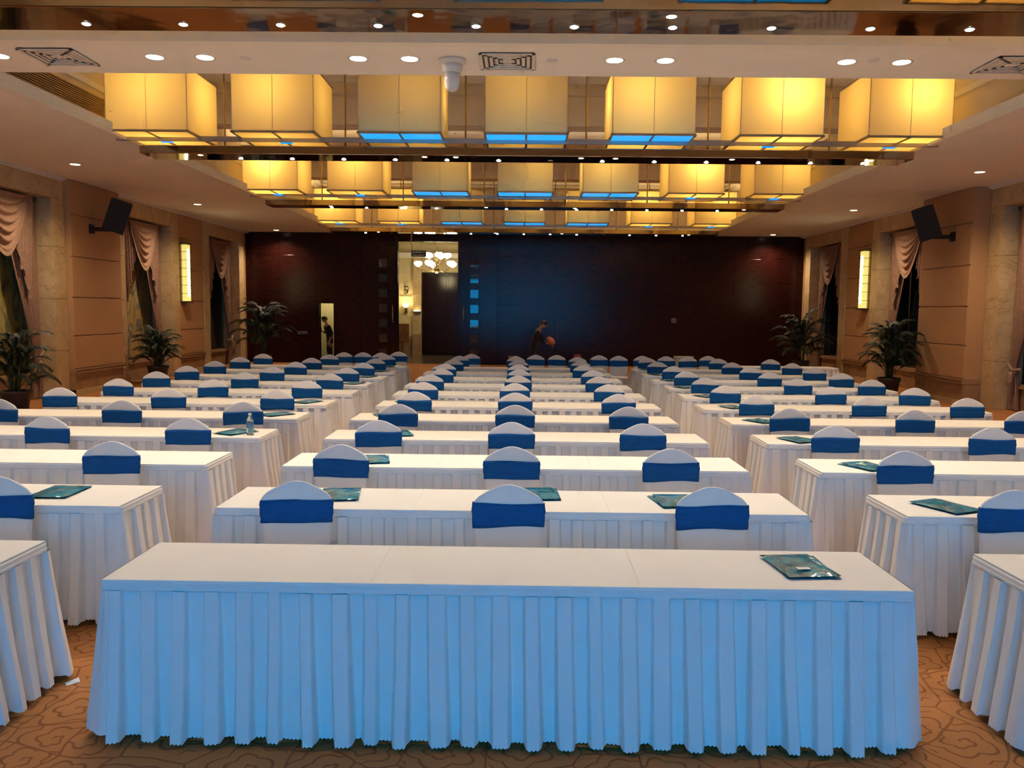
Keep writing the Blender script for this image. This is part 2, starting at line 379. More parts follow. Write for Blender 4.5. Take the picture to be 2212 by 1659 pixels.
def door_leaf(name, x0, x1, px, hx, label):
    d = empty(name, (x0, YF-.03, 0)); d['kind'] = 'structure'; d['label'] = label
    w_ = x1-x0
    bevel(MB().box((0, -.05, .02), (w_, 0, DZ-.02)).build('door_panel', WOODD, d), .005)
    for k in range(7):
        z = 3.60-k*.535
        fr = MB(); q = .19; a = px-x0
        for dx0, dx1, dz0, dz1 in ((-q, q, -q, -q+.035), (-q, q, q-.035, q), (-q, -q+.035, -q, q), (q-.035, q, -q, q)):
            fr.box((a+dx0, -.075, z+dz0), (a+dx1, -.05, z+dz1))
        f = fr.build('pane_frame', WOODD, d)
        MB().box((a-.145, -.06, z-.145), (a+.145, -.05, z+.145)).build('pane', PANE, f)
    h = MB().tube([(hx-x0, -.055, 1.55), (hx-x0, -.12, 1.6), (hx-x0, -.12, 2.05), (hx-x0, -.055, 2.1)], .022, 8)
    h.lathe([(.05, 0), (.05, .012)], 12, (hx-x0, -.06, 1.5)).build('door_handle', CHROME, d)
    return d
door_leaf('door_1', -5.76, DX0-.07, -5.01, -4.66, 'open dark door leaf with glass squares, left of lit doorway')
door_leaf('door_2', DX1+.07, -.93, -1.74, -2.12, 'open dark door leaf with glass squares, right of lit doorway')

# corridor beyond the double door
m = MB(); m.box((-8.0, 36.0, 0), (-4.35, 36.2, 4.8)).box((-8.2, YF+.15, 0), (-8.0, 36.2, 4.8)).box((0.0, YF+.15, 0), (.2, 36.2, 4.8))
m.box((-8.0, YF+.15, 4.75), (.2, 36.2, 4.9)).box((-4.35, 36.05, 3.55), (.2, 36.2, 4.8))
COR = tag(m.build('wall_corridor', CREAM), 'cream corridor wall seen through the double doorway', kind='structure')
MB().box((-8.2, YF+.15, -.1), (.2, 36.2, 0)).build('corridor_floor', mat('corridor_stone', (.10, .07, .05), .2), COR)
MB().box((-4.7, 35.75, 0), (-4.35, 36.0, 4.2)).build('corridor_pillar', MARBLE, COR)
MB().box((-4.73, 35.7, 0), (-4.32, 35.76, .9)).build('pillar_base', DADO, COR)
MB().box((-8, 35.9, 0), (-4.7, 36.0, .8)).build('dado', DADO, COR)
MB().box((-8, 35.6, 4.15), (.1, 36, 4.35)).build('cornice', TRIMP, COR)
m = MB(); m.box((-4.35, 36.0, 0), (-.2, 36.06, 3.55)); DW = m.build('dark_doorway', WOODD, COR)
for x0 in (-4.2, -3.2, -2.2, -1.2): bevel(MB().box((x0, 35.96, .1), (x0+.92, 36.0, 3.4)).build('wood_panel', WOODD, COR), .01)
# service room behind the small door
m = MB(); m.box((-8.0-.6, 32.2, 0), (-6.0, 32.3, 2.9)).box((-8.7, YF+.15, 0), (-8.6, 32.3, 2.9)).box((-6.1, YF+.15, 0), (-6.0, 32.3, 2.9)).box((-8.7, YF+.15, 2.8), (-6.0, 32.3, 2.9))
SRV = tag(m.build('wall_service_room', mat('service_wall', (.62, .54, .32), .8)), 'pale lit service room wall behind narrow doorway', kind='structure')
MB().box((-8.7, YF+.15, -.1), (-6, 32.3, 0)).build('service_floor', mat('corridor_stone', (.1, .07, .05), .2), SRV)
point('service_lamp', (-7.2, 31.3, 2.6), 28, (1, .9, .6), .15)

# ------------------------------------------------------------------ tables
LEN, DEP, TH, BAND = 3.6, .577, .74, .045
Y1, PITCHR = 3.610, 1.3694
ORD = ['first', 'second', 'third', 'fourth', 'fifth', 'sixth', 'seventh', 'eighth', 'ninth', 'tenth', 'eleventh', 'twelfth']
def skirt_mesh(length, seed, per_pleat=32, nrow=14, period=.142):
    rnd = random.Random(seed)
    hl, hd, r = length/2, DEP/2, .02
    # perimeter: list of (x, y, nx, ny, s)
    per = []
    def seg(ax, ay, bx, by, nx, ny):
        L_ = math.hypot(bx-ax, by-ay); n = max(1, round(L_/period))*per_pleat
        for i in range(n): tt = i/n; per.append((ax+(bx-ax)*tt, ay+(by-ay)*tt, nx, ny))
    def arc(cx, cy, a0):
        for i in range(6): a = a0+PI/2*i/6; per.append((cx+r*math.cos(a), cy+r*math.sin(a), math.cos(a), math.sin(a)))
    seg(-hl+r, -hd, hl-r, -hd, 0, -1); arc(hl-r, -hd+r, -PI/2)
    seg(hl, -hd+r, hl, hd-r, 1, 0); arc(hl-r, hd-r, 0)
    seg(hl-r, hd, -hl+r, hd, 0, 1); arc(-hl+r, hd-r, PI/2)
    seg(-hl, hd-r, -hl, -hd+r, -1, 0); arc(-hl+r, -hd+r, PI)
    N = len(per); NP = max(1, N//per_pleat)
    duty = [rnd.uniform(.44, .62) for _ in range(NP+2)]; amp = [rnd.uniform(.7, 1.25) for _ in range(NP+2)]
    drift = [rnd.uniform(-.18, .18) for _ in range(NP+2)]; ph2 = rnd.uniform(0, 6)
    def sm(x): x = max(0, min(1, x)); return x*x*(3-2*x)
    rings = []
    for j in range(nrow+1):
        tt = j/nrow
        ring = []
        for i, (x, y, nx, ny) in enumerate(per):
            q = i/per_pleat; k = int(q) % NP; f = q-int(q)
            f += drift[k]*tt*tt*(1 if .02 < f < .98 else 0)*.6
            d = duty[k]*(1+.1*tt)
            e = .05+.11*tt
            p = sm((f-.06)/e)*(1-sm((f-d)/e))
            wave = .006*math.sin(q*1.9+ph2)+.004*math.sin(q*4.3+1)
            o = .004+amp[k]*p*(.022+.026*tt)+.050*tt**1.3+wave*tt
            z = (TH-BAND)*(1-tt)+.044*tt
            if j == nrow: z -= .007*abs(math.sin(PI*i/4.0)); z -= .010*p
            ring.append((x+nx*o, y+ny*o, z))
        rings.append(ring)
    m_ = MB(); m_.loft(rings, cap=False)
    return m_.mesh('skirt', SKIRT, True)
def band_mesh(length):
    hl, hd, r = length/2, DEP/2, .02; m_ = MB(); rings = []
    for z, o in ((TH-BAND-.004, .016), (TH-BAND, .019), (TH-BAND+.012, .0185), (TH-BAND+.0135, .0165), (TH-.012, .0165), (TH-.006, .012)):
        ring = []
        for cx, cy, a0 in ((hl-r, -hd+r, -PI/2), (hl-r, hd-r, 0), (-hl+r, hd-r, PI/2), (-hl+r, -hd+r, PI)):
            for i in range(7): a = a0+PI/2*i/6; ring.append((cx+(r+o)*math.cos(a), cy+(r+o)*math.sin(a), z))
        rings.append(ring)
    m_.loft(rings, cap=False); return m_.mesh('skirt_band', SKIRT, False)
def top_mesh(length):
    m_ = MB(); m_.bbox((-length/2, -DEP/2-.012, TH-.03), (length/2, DEP/2+.012, TH), .0025); return m_.mesh('tablecloth', CLOTH)
SK = [skirt_mesh(LEN, 3), skirt_mesh(LEN, 11), skirt_mesh(LEN, 23)]; SK2 = skirt_mesh(2.4, 5)
BD = band_mesh(LEN); BD2 = band_mesh(2.4); TP = top_mesh(1.2)
def table(x, y, n, sk, bd, label, rz=0.0):
    t_ = empty('skirted_table', (x, y, 0), rz, label, 'table', 'white skirted conference tables')
    link('skirt', sk, t_); link('skirt_band', bd, t_)
    for k in range(n): link('tablecloth', TP, t_, ((k-(n-1)/2)*1.2, 0, 0))
    m_ = MB()
    return t_
XC = {'centre': -.064, 'left': -2.46-1.8, 'right': 2.32+1.8}
rj = random.Random(5)
for bi, blk in enumerate(('centre', 'left', 'right')):
    for n in range(11):
        jx = rj.uniform(-.025, .025) if n else 0; jr = rj.uniform(-.006, .006) if n else 0
        if blk == 'centre' and n == 0: lab = 'nearest white table of the middle block, its long pleated front bathed in blue light'
        elif n == 10: lab = 'rearmost white skirted table of the %s block' % blk
        else: lab = 'white skirted table, %s row from the front in the %s block' % (ORD[n], blk)
        table(XC[blk]+jx, Y1+DEP/2+n*PITCHR, 3, SK[(n*2+bi) % 3], BD, lab, jr)
table(5.88, Y1+DEP/2+11*PITCHR+.05, 2, SK2, BD2, 'short extra skirted table behind the rearmost row on the right', 0)

# ------------------------------------------------------------------ chairs
CW = [(.40, .188), (.46, .192), (.55, .194), (.64, .199), (.70, .204), (.76, .209), (.80, .2105), (.835, .206), (.852, .196), (.873, .175), (.890, .146), (.907, .113), (.922, .080), (.932, .052), (.938, .022)]
def cring(z, w_, grow, n=40, zf=None):
    ring = []
    th = .022+.010*max(0, (.7-z)/.3)
    if z > .84: th *= max(.35, 1-(z-.84)/.16)
    for i in range(n):
        a = 2*PI*i/n; c_, s_ = math.cos(a), math.sin(a)
        x = (w_+grow)*math.copysign(abs(c_)**.45, c_); y = (th+grow)*math.copysign(abs(s_)**.6, s_)
        y += .10*(z-.45)**1.0*.35 + .35*x*x*-.6
        ring.append((x, y, zf(x, z) if zf else z))
    return ring
def interp(z):
    for (a, wa), (b, wb) in zip(CW[:-1], CW[1:]):
        if a <= z <= b: return wa+(wb-wa)*(z-a)/(b-a)
    return CW[-1][1]
bk = MB(); bk.loft([cring(z, w_, 0) for z, w_ in CW], True); BACK = bk.mesh('backrest', SPAN, True)
def sash_mesh(seed):
    r_ = random.Random(seed); a, b, c = r_.uniform(-.02, .02), r_.uniform(-.02, .02), r_.uniform(0, 6)
    def zf(top):
        return lambda x, z: z + (a if top else b)*x*1.2 + .0035*math.sin(x*16+c+(0 if top else 2)) - (.12*x*x if not top else -.02*x*x)
    z0, z1 = .698, .832; rr = []
    rr.append(cring(z0, interp(z0), .0005, zf=zf(False))); rr.append(cring(z0, interp(z0), .007, zf=zf(False)))
    for k in range(1, 6):
        z = z0+(z1-z0)*k/6; g = .0055+.0022*math.sin(k*2.3+c)
        rr.append(cring(z, interp(z), g, zf=lambda x, zz, k=k: zz+(b+(a-b)*k/6)*x*1.2+.003*math.sin(x*13+c+k)))
    rr.append(cring(z1, interp(z1), .006, zf=zf(True))); rr.append(cring(z1, interp(z1), .0005, zf=zf(True)))
    m_ = MB(); m_.loft(rr, cap=False); return m_.mesh('sash', SASH, True)
SASHES = [sash_mesh(i) for i in range(7)]
se = MB(); se.bbox((-.212, -.42, .405), (.212, .03, .475), .03); SEAT = se.mesh('seat', SPAN, True)
def leg_mesh():
    m_ = MB(); R_ = []
    for z, w_ in ((0, .020), (.03, .026), (.2, .024), (.41, .03)): R_.append([(w_*math.cos(2*PI*i/8), w_*math.sin(2*PI*i/8), z) for i in range(8)])
    m_.loft(R_); return m_.mesh('leg', SPAN, True)
LEG = leg_mesh()
def cover_mesh():
    m_ = MB()
    def sheet(ax, ay, bx, by):
        def fn(u, v):
            arch = .10+.24*math.sin(PI*u)**.7
            z = .43+(arch-.43)*v
            return (ax+(bx-ax)*u, ay+(by-ay)*u, z)
        m_.grid(fn, 10, 4)
    sheet(-.205, -.412, .205, -.412); sheet(-.205, .02, -.205, -.412); sheet(.205, -.412, .205, .02); sheet(.205, .02, -.205, .02)
    return m_.mesh('stretch_cover', SPAN, True)
COVER = cover_mesh()
NCH = 0
def chair(x, y, label, rz=None, group='white covered chairs with blue sashes'):
    global NCH
    c = empty('banquet_chair', (x, y, 0), rj.uniform(-.09, .09) if rz is None else rz, label, 'chair', group)
    link('backrest', BACK, c); link('sash', SASHES[NCH % 7], c); link('seat', SEAT, c); link('stretch_cover', COVER, c)
    for dx, dy in ((-.19, -.395), (.19, -.395), (-.19, 0), (.19, 0)): link('leg', LEG, c, (dx, dy, 0))
    NCH += 1
    return c
CX = {'centre': [[-1.32, -.07, 1.12], [-1.35, -.07, 1.12], [-1.31, -.09, 1.11], [-1.33, -.07, 1.15], [-1.33, -.08, 1.2], [-1.39, -.10, 1.22], [-1.44, -.06, 1.21], [-1.40, -.05, 1.23], [-1.46, -.07, 1.17], [-1.42, -.08, 1.2], [-1.39, -.14, 1.23]],
      'left': [[-3.10, -4.35, -5.7], [-3.09, -4.4, -5.75], [-3.06, -4.36, -5.8], [-3.01, -4.34, -5.68], [-3.04, -4.41, -5.77], [-3.03, -4.36, -5.70], [-3.02, -4.37, -5.76], [-3.04, -4.34, -5.83], [-3.02, -4.31, -5.85], [-3.03, -4.35, -5.84], [-3.03, -4.30, -5.78]],
      'right': [[2.89, 4.25, 5.45], [2.87, 4.27, 5.47], [2.86, 4.28, 5.45], [2.88, 4.22, 5.38], [2.90, 4.29, 5.49], [2.85, 4.32, 5.48], [2.86, 4.31, 5.46], [2.84, 4.27, 5.5], [2.86, 4.31, 5.52], [2.78, 4.31, 5.54], [2.78, 4.35, 5.5]]}
SEATN = {'centre': ('left seat', 'middle seat', 'right seat'), 'left': ('aisle seat', 'middle seat', 'wall seat'), 'right': ('aisle seat', 'middle seat', 'wall seat')}
for blk in CX:
    for n, xs in enumerate(CX[blk]):
        for k, x in enumerate(xs):
            if blk != 'centre' and ((n < 2 and k > 0) or (n == 2 and k > 1)): continue
            row = 'front' if n == 0 else ('rearmost' if n == 10 else ORD[n])
            chair(x, 4.80+PITCHR*n+rj.uniform(-.02, .02), 'white covered chair with blue sash, %s row of %s block, %s' % (row, blk, SEATN[blk][k]))
EXTRA = [(-4.18, 19.45), (-3.74, 19.5), (-3.30, 19.4), (-2.98, 20.0), (-1.18, 19.3), (.31, 19.25), (.80, 19.25), (1.78, 19.35), (2.22, 19.2), (2.78, 19.3), (3.32, 19.25), (3.81, 19.2), (4.36, 19.6)]
for i, (x, y) in enumerate(EXTRA):
    chair(x, y, 'spare white chair with blue sash behind the last table row, %s counting from the left' % (ORD+['thirteenth'])[i], group='spare chairs behind the last tables')

# ------------------------------------------------------------------ bags, bottle on the tables
def bag_meshes(seed):
    r_ = random.Random(seed); out = []
    for k in range(3):
        m_ = MB(); a = r_.uniform(-.06, .06)*k; dx, dy = r_.uniform(-.012, .012)*k, r_.uniform(-.012, .012)*k
        w_, l_, z0 = .125, .175, k*.006; hp = .004+.010*(k == 2)
        def fn(u, v, top):
            x, y = (u*2-1)*w_, (v*2-1)*l_
            e = max(0, 1-abs(u*2-1)**6)*max(0, 1-abs(v*2-1)**6)
            z = z0+.0005+(hp*e*(.6+.4*math.sin(5*u+seed)*math.cos(4*v+k)) if top else 0)
            return (x*math.cos(a)-y*math.sin(a)+dx, x*math.sin(a)+y*math.cos(a)+dy, z)
        m_.grid(lambda u, v: fn(u, v, True), 10, 12); m_.grid(lambda u, v: fn(u, v, False), 10, 12)
        out.append(m_.mesh('plastic_pouch', BAGL if k == 0 else BAGM, True))
    return out
BAGS = [bag_meshes(i) for i in range(4)]
mb = MB(); mb.box((-.03, -.01, 0), (.03, .02, .001)); CARD = mb.mesh('card_insert', PAPER)
def rowY(n): return Y1+DEP/2+PITCHR*n
BAGSP = [(1.345, 3.92, .05, 'teal plastic document bags lying on the nearest centre table'),
    (-3.01, 5.32, .0, 'teal plastic bags on the second-row table of the left block'),
    (-2.78, 8.0, -.5, 'teal plastic bags beside the water bottle on the left block'),
    (-2.80, 9.42, -.6, 'crumpled teal bags at the aisle end, fifth-row left table'),
    (-2.78, 10.72, -.5, 'teal bags at the aisle end, sixth-row left table'),
    (-2.74, 13.5, -.4, 'teal bags at the aisle end, eighth-row left table'),
    (-2.78, 14.85, -.4, 'teal bags at the aisle end, ninth-row left table'),
    (-2.78, 16.2, -.4, 'teal bags at the aisle end, tenth-row left table'),
    (-2.80, 17.6, -.4, 'teal bags at the aisle end, rearmost left table'),
    (-1.19, 5.35, .1, 'teal bags half hidden by the front left chair of the centre block'),
    (.12, 5.42, .1, 'sliver of dark bag behind the front middle chair'),
    (.98, 5.28, .15, 'teal bags half hidden by the front right chair of centre block'),
    (-1.19, 6.62, .2, 'teal bags on the third-row centre table'),
    (-1.22, 8.05, .3, 'thin dark bag on the fourth-row centre table'),
    (-1.52, 9.42, .5, 'teal bags on the left end of the fifth-row centre table'),
    (-1.50, 10.8, .4, 'teal bags on the left end of the sixth-row centre table'),
    (-1.50, 12.15, .4, 'teal bags on the left end of the seventh-row centre table'),
    (-1.52, 13.52, .4, 'teal bags on the left end of the eighth-row centre table'),
    (2.70, 5.22, .4, 'teal bags beside the front chair of the right block'),
    (2.74, 6.60, .45, 'teal bags on the third-row right table near the aisle'),
    (2.66, 7.95, .3, 'teal bags on the fourth-row right table near the aisle'),
    (2.68, 9.33, .5, 'teal bags on the fifth-row right table near the aisle'),
    (2.72, 10.68, .3, 'sliver of teal bag on the sixth-row right table'),
    (2.66, 12.05, .4, 'teal bags on the seventh-row right table near the aisle'),
    (2.62, 13.45, .4, 'bright teal bags on the eighth-row right table near the aisle'),
    (2.62, 14.8, .3, 'teal bags on the ninth-row right table near the aisle'),
    (2.62, 16.15, .3, 'teal bags on the tenth-row right table near the aisle'),
    (2.62, 17.55, .3, 'teal bags on the rearmost right table near the aisle')]
for i, (x, y, rz, lab) in enumerate(BAGSP):
    b = empty('document_bag', (x, y, TH+.0005), rz, lab, 'bag', 'teal document bags on the tables')
    for me in BAGS[i % 4]: link('plastic_pouch', me, b)
    if i == 0: link('card_insert', CARD, b, (-.02, -.09, .0225))
b = empty('water_bottle', (-2.60, 7.88, TH), 0, 'small clear water bottle with white cap on the left table', 'bottle')
MB().lathe([(.030, 0), (.033, .006), (.033, .06), (.031, .064), (.033, .07), (.033, .125), (.030, .15), (.016, .18), (.0135, .19)], 20, mat=None).build('bottle_body', mat('clear_plastic', (.75, .85, .85), .08, trans=.85), b, True)
MB().lathe([(.0338, .072), (.0338, .122)], 20, cap=False).build('bottle_label', mat('bottle_label_print', (.10, .22, .36), .4, var=.6, scale=40), b, True)
MB().lathe([(.0155, .19), (.0155, .206), (.0145, .208)], 16).build('cap', WHITEP, b)
o = MB(); o.add([(-.035, -.018, .002), (.03, -.024, .004), (.04, .018, .012), (-.028, .022, .003), (0, 0, .014)], [(0, 1, 4), (1, 2, 4), (2, 3, 4), (3, 0, 4), (0, 3, 2, 1)])
tag(o.build('paper_scrap', PAPER, None, False, (-2.32, 4.15, 0)), 'crumpled white paper scrap on the carpet', 'paper')
bpy.data.objects['paper_scrap'].rotation_euler = (0, 0, .9)

# ------------------------------------------------------------------ pendant lamps and LED bars
ROWF = (6.52, 12.95, 19.2, 25.75, .09); SW = 1.26; SZ0, SZ1 = 4.65, 5.60; STEP = 1.935
def shade_mesh():
    m_ = MB(); h = SW/2
    for x0, y0, x1, y1 in ((-h, -h, h, -h), (h, -h, h, h), (h, h, -h, h), (-h, h, -h, -h)):
        nx, ny = (y1-y0)/SW, -(x1-x0)/SW
        m_.add([(x0, y0, SZ0), (x1, y1, SZ0), (x1, y1, SZ1), (x0, y0, SZ1)], [(0, 1, 2, 3)])
    return m_.mesh('shade', SHADES[0])
SHM = shade_mesh()
def frame_mesh(z0, dz):
    m_ = MB(); h = SW/2; e = .016
    for sx in (-1, 1): m_.box((sx*h-e, -h-e, z0), (sx*h+e, h+e, z0+dz)).box((-h, sx*h-e, z0), (h, sx*h+e, z0+dz))
    return m_
m_ = frame_mesh(SZ0-.03, .03); m_.box((-.016, -SW/2, SZ0-.035), (.016, SW/2, SZ0-.005)).box((-SW/2, -.016, SZ0-.035), (SW/2, .016, SZ0-.005)); FRM = m_.mesh('lamp_frame', LFR)
m_ = frame_mesh(SZ1, .02)
for sx in (-1, 1):
    for sy in (-1, 1): m_.box((sx*(SW/2-.001), sy*(SW/2-.001), SZ0), (sx*(SW/2-.009), sy*(SW/2-.009), SZ1))
m_.box((-.003, -SW/2+.002, SZ0), (.003, -SW/2+.006, SZ1)).box((-SW/2, -.01, SZ1), (SW/2, .01, SZ1+.02)); FRT = m_.mesh('upper_frame', LFR)
q = SW/2-.03; PM = MB().add([(0, 0, 0), (q, 0, 0), (q, q, 0), (0, q, 0)], [(0, 1, 2, 3)]).mesh('pane_q', FROST); PMB = MB().box((0, 0, 0), (q, q, .006)).mesh('pane_qb', BLUE_GLOW)
m_ = MB(); m_.tube([(0, 0, SZ1), (0, 0, TZ)], .012, 8).lathe([(.07, 0), (.07, .02), (.04, .03)], 16, (0, 0, TZ-.03)); RODM = m_.mesh('suspension_rod', BRASS)
GLOW_STRIP = MB().box((-.09, -.12, SZ0-.045), (.10, .16, SZ0-.036)).mesh('glow_strip', BLUE_GLOW)  # strip added only to carry the blue glow near the divider
RN = ('nearest', 'second', 'third', 'rearmost', 'overhead')
rl = random.Random(31)
for r in range(5):
    for k in range(7):
        x = .02+(k-3)*STEP; y = ROWF[r]+SW/2
        L_ = empty('cube_pendant_lamp', (x, y, 0), 0, 'square linen pendant lampshade, %s lamp row, %s from the left' % (RN[r], ORD[k]), 'lamp', 'square linen pendant lamps')
        link('shade', SHM, L_); link('lamp_frame', FRM, L_); link('upper_frame', FRT, L_); link('suspension_rod', RODM, L_)
        for ix in (0, 1):
            for iy in (0, 1):
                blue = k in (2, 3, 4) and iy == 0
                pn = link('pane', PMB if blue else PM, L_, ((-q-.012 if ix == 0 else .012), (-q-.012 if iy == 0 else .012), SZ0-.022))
                if blue: pn['label'] = 'glass pane with painted-in blue glow'
        if k in (0, 1, 5, 6): link('added_glow_strip', GLOW_STRIP, L_)['label'] = 'small added strip of painted blue glow'
        mult = (1.3, 1.0, .32, .40, .75, 1.25, 1.0)[k]*rl.uniform(.75, 1.25)
        point('lamp_bulb', (rl.uniform(-.2, .3), rl.uniform(-.25, .05), 5.3), P_SHADE*mult, AMBER, .07, L_)
BARF = (7.0, 13.43, 19.93, 26.5, .57); BZ, BH, BX, BD_ = 4.384, .13, 6.12, .58
LEDM = MB().lathe([(.048, 0), (.050, .006), (.050, .02)], 14, (0, 0, -.006)).mesh('led_ring', CHROME)
LENS = MB().lathe([(.001, -.016), (.026, -.013), (.036, -.007), (.038, .002)], 14).mesh('led_lens', L_LED)
AMB = MB().lathe([(.001, -.008), (.03, -.006), (.045, 0)], 14).mesh('amber_lens', L_WARMLED)
OFF = {0: (), 1: (6,), 2: (4, 12), 3: (1, 9), 4: ()}
for r in range(5):
    y0 = BARF[r]
    B_ = empty('led_light_bar', (0, y0, BZ), 0, 'dark mirrored light bar with white LED spots below the %s lamp row' % RN[r], 'light bar', 'mirrored LED bars')
    bevel(MB().box((-BX, 0, 0), (BX, BD_, BH)).build('bar_body', DARKM, B_), .01)
    MB().box((-BX-.35, -.03, .185), (BX+.35, 0, .265)).build('support_channel', STEEL, B_)
    for k in range(13):
        x = (k-6)*.842+(-.43 if r in (0,) else .42 if r in (1, 2) else .0)
        if abs(x) > BX-.15: continue
        g = link('led_ring', LEDM, B_, (x, .39, 0))
        if k in OFF[r]: continue
        link('led_lens', LENS, g)
        if r < 4 or k % 2 == 0: spot('led_spot', (x, .39, -.03), P_LED*(2.6 if r == 0 else .5 if r == 4 else 1), COOL if r < 4 else WARM, 1.7 if r < 4 else .95, .8, .03, B_, (-.5 if r == 0 else .06 if r == 4 else 0, 0, 0))
    for x in ((-5.2, -1.6, -1.1, .9, 1.45, 3.3, 5.5) if r == 1 else (-4.6, -.9, 1.2, 5.2)):
        link('amber_lens', AMB, B_, (x, .14, 0))
    for x in (-4.82, -2.88, -.95, .98, 2.92, 4.85):
        MB().tube([(x, .2, BH), (x, .2, TZ-BZ)], .014, 8).lathe([(.08, 0), (.08, .02), (.05, .03)], 16, (x, .2, TZ-BZ-.03)).build('hanger_rod', BRASS, B_)

# ------------------------------------------------------------------ downlights and ceiling fittings
DRING = MB().loft([[((r_)*math.cos(2*PI*i/24), (r_)*math.sin(2*PI*i/24), z) for i in range(24)] for r_, z in ((.085, 0), (.115, -.004), (.12, 0.0))], False).mesh('trim_ring', WHITEP, True)
DLENS = MB().lathe([(.001, -.004), (.088, -.003), (.09, .001)], 24).mesh('lens', L_SPOT)
DLENS2 = MB().lathe([(.001, -.004), (.088, -.003), (.09, .001)], 24).mesh('lens', L_SOFT)
def downlight(x, y, e, label, lens, grp):
    d = empty('downlight', (x, y, ZC), 0, label, 'downlight', grp)
    link('trim_ring', DRING, d); link('lens', lens, d)
    spot('downlight_lamp', (0, 0, -.03), e, WARM, 2.5, .8, .09, d)
for i, x in enumerate((-5.74, -4.04, -3.49, -1.82, -1.26, .96, 1.51, 3.46, 4.05)):
    downlight(x, 9.3, P_BEAM, 'bright round downlight in the ceiling beam, %s from the left' % ORD[i], DLENS, 'beam downlights')
downlight(5.75, 9.3, P_BEAM, 'bright round downlight near the right end of the ceiling beam', DLENS, 'beam downlights')
for s, sd in ((-1, 'left'), (1, 'right')):
    for i, y in enumerate((16.2, 22.25, 29.3)):
        downlight(s*8.63, y, P_SOFFIT, 'small recessed downlight in the %s soffit, %s from the viewer' % (sd, ORD[i]), DLENS2, 'soffit downlights')
    for i, y in enumerate((3.0, 9.5)):
        downlight(s*8.63, y, P_SOFFIT, 'small recessed downlight in the near %s soffit, %s one' % (sd, ORD[i]), DLENS2, 'soffit downlights')
def vent(x, y, label):
    v_ = empty('air_vent', (x, y, ZC), 0, label, 'vent', 'square ceiling air vents')
    VD = mat('vent_dark', (.12, .10, .085), .8)
    MB().box((-.28, -.28, -.004), (.28, .28, 0)).build('back_plate', VD, v_)
    for k in range(5):
        a = .30-k*.055; m2 = MB(); z0 = -.022+.003*k
        for sx in (-1, 1): m2.box((sx*a, -a, z0), (sx*(a-.034), a, z0+.008)).box((-a, sx*a, z0), (a, sx*(a-.034), z0+.008))
        m2.build('louvre_ring', WHITEP, v_)
    MB().box((-.05, -.05, -.012), (.05, .05, -.006)).build('louvre_centre', WHITEP, v_)
vent(-5.08, 9.28, 'square air vent at the left end of the ceiling beam'); vent(-.20, 9.33, 'square air vent in the middle of the ceiling beam'); vent(5.25, 9.33, 'square air vent at the right end of the ceiling beam')
for i, (x, y) in enumerate(((.28, 9.3), (-3.05, 9.3), (3.72, 9.22))):
    tag(MB().lathe([(.055, -.012), (.06, 0)], 16).build('ceiling_sensor', WHITEP, None, False, (x, y, ZC)), 'small round sensor disc on the ceiling beam, %s' % ('beside the middle vent', 'right of the left downlight pair', 'between the right downlights')[i], 'sensor')
sc_ = empty('security_camera', (-.80, 9.33, ZC), 0, 'white conical dome security camera under the ceiling beam', 'camera')
MB().lathe([(.155, 0), (.155, -.025), (.12, -.035), (.115, -.05)], 24).build('mount_flange', WHITEP, sc_, True)
MB().lathe([(.112, -.05), (.110, -.09), (.098, -.13), (.092, -.14)], 24).build('camera_housing', WHITEP, sc_, True)
MB().lathe([(.09, -.14), (.086, -.24), (.075, -.29), (.05, -.325), (.001, -.34)], 24).build('dome', mat('white_dome', (.72, .66, .60), .2), sc_, True)
g_ = empty('air_grille', (-TW, 12.0, 5.06), 0, 'long brown slatted air grille inside the left ceiling recess', 'grille')
MB().box((0, -1.5, -.15), (.006, 1.5, .15)).build('back_plate', mat('grille_dark', (.05, .03, .02), .8), g_)
m_ = MB(); m_.box((0, -1.53, -.17), (.02, 1.53, -.15)).box((0, -1.53, .15), (.02, 1.53, .17)).box((0, -1.53, -.17), (.02, -1.5, .17)).box((0, 1.5, -.17), (.02, 1.53, .17)); m_.build('grille_frame', RAIL, g_)
for k in range(9): MB().box((.004, -1.5, -.145+k*.033), (.016, 1.5, -.131+k*.033)).build('slat', RAIL, g_)

# ------------------------------------------------------------------ wall furniture: sconces, speakers, curtains, murals, windows
for s, sd in ((-1, 'left'), (1, 'right')):
    y = 24.25; x = s*(W-.07)
    c = empty('wall_sconce', (x, y, 2.1), 0, 'tall lit box sconce with wire bands on the %s wall' % sd, 'wall lamp')
    ix = -s
    MB().box((0, -.20, 0), (ix*.02, .20, 1.68)).build('back_plate', BRASS, c)
    MB().box((ix*.03, -.13, .03), (ix*.17, .13, 1.65)).build('glass_box', L_FROST, c)
    MB().lathe([(.06, .14), (.085, .20), (.085, 1.48), (.06, 1.54)], 16, (ix*.115, -.0, 0)).build('lit_tube', L_SCONCE, c, True)
    m_ = MB()
    for z in [.0+k*.24 for k in range(8)]:
        m_.box((0, -.21, z), (ix*.215, -.198, z+.012)).box((0, .198, z), (ix*.215, .21, z+.012)).box((ix*.205, -.21, z), (ix*.215, .21, z+.012))
    m_.build('wire_band', BLACK, c)
    MB().box((0, -.21, -.015), (ix*.215, .21, 0)).box((0, -.21, 1.68), (ix*.215, .21, 1.695)).build('end_cap', BLACK, c)
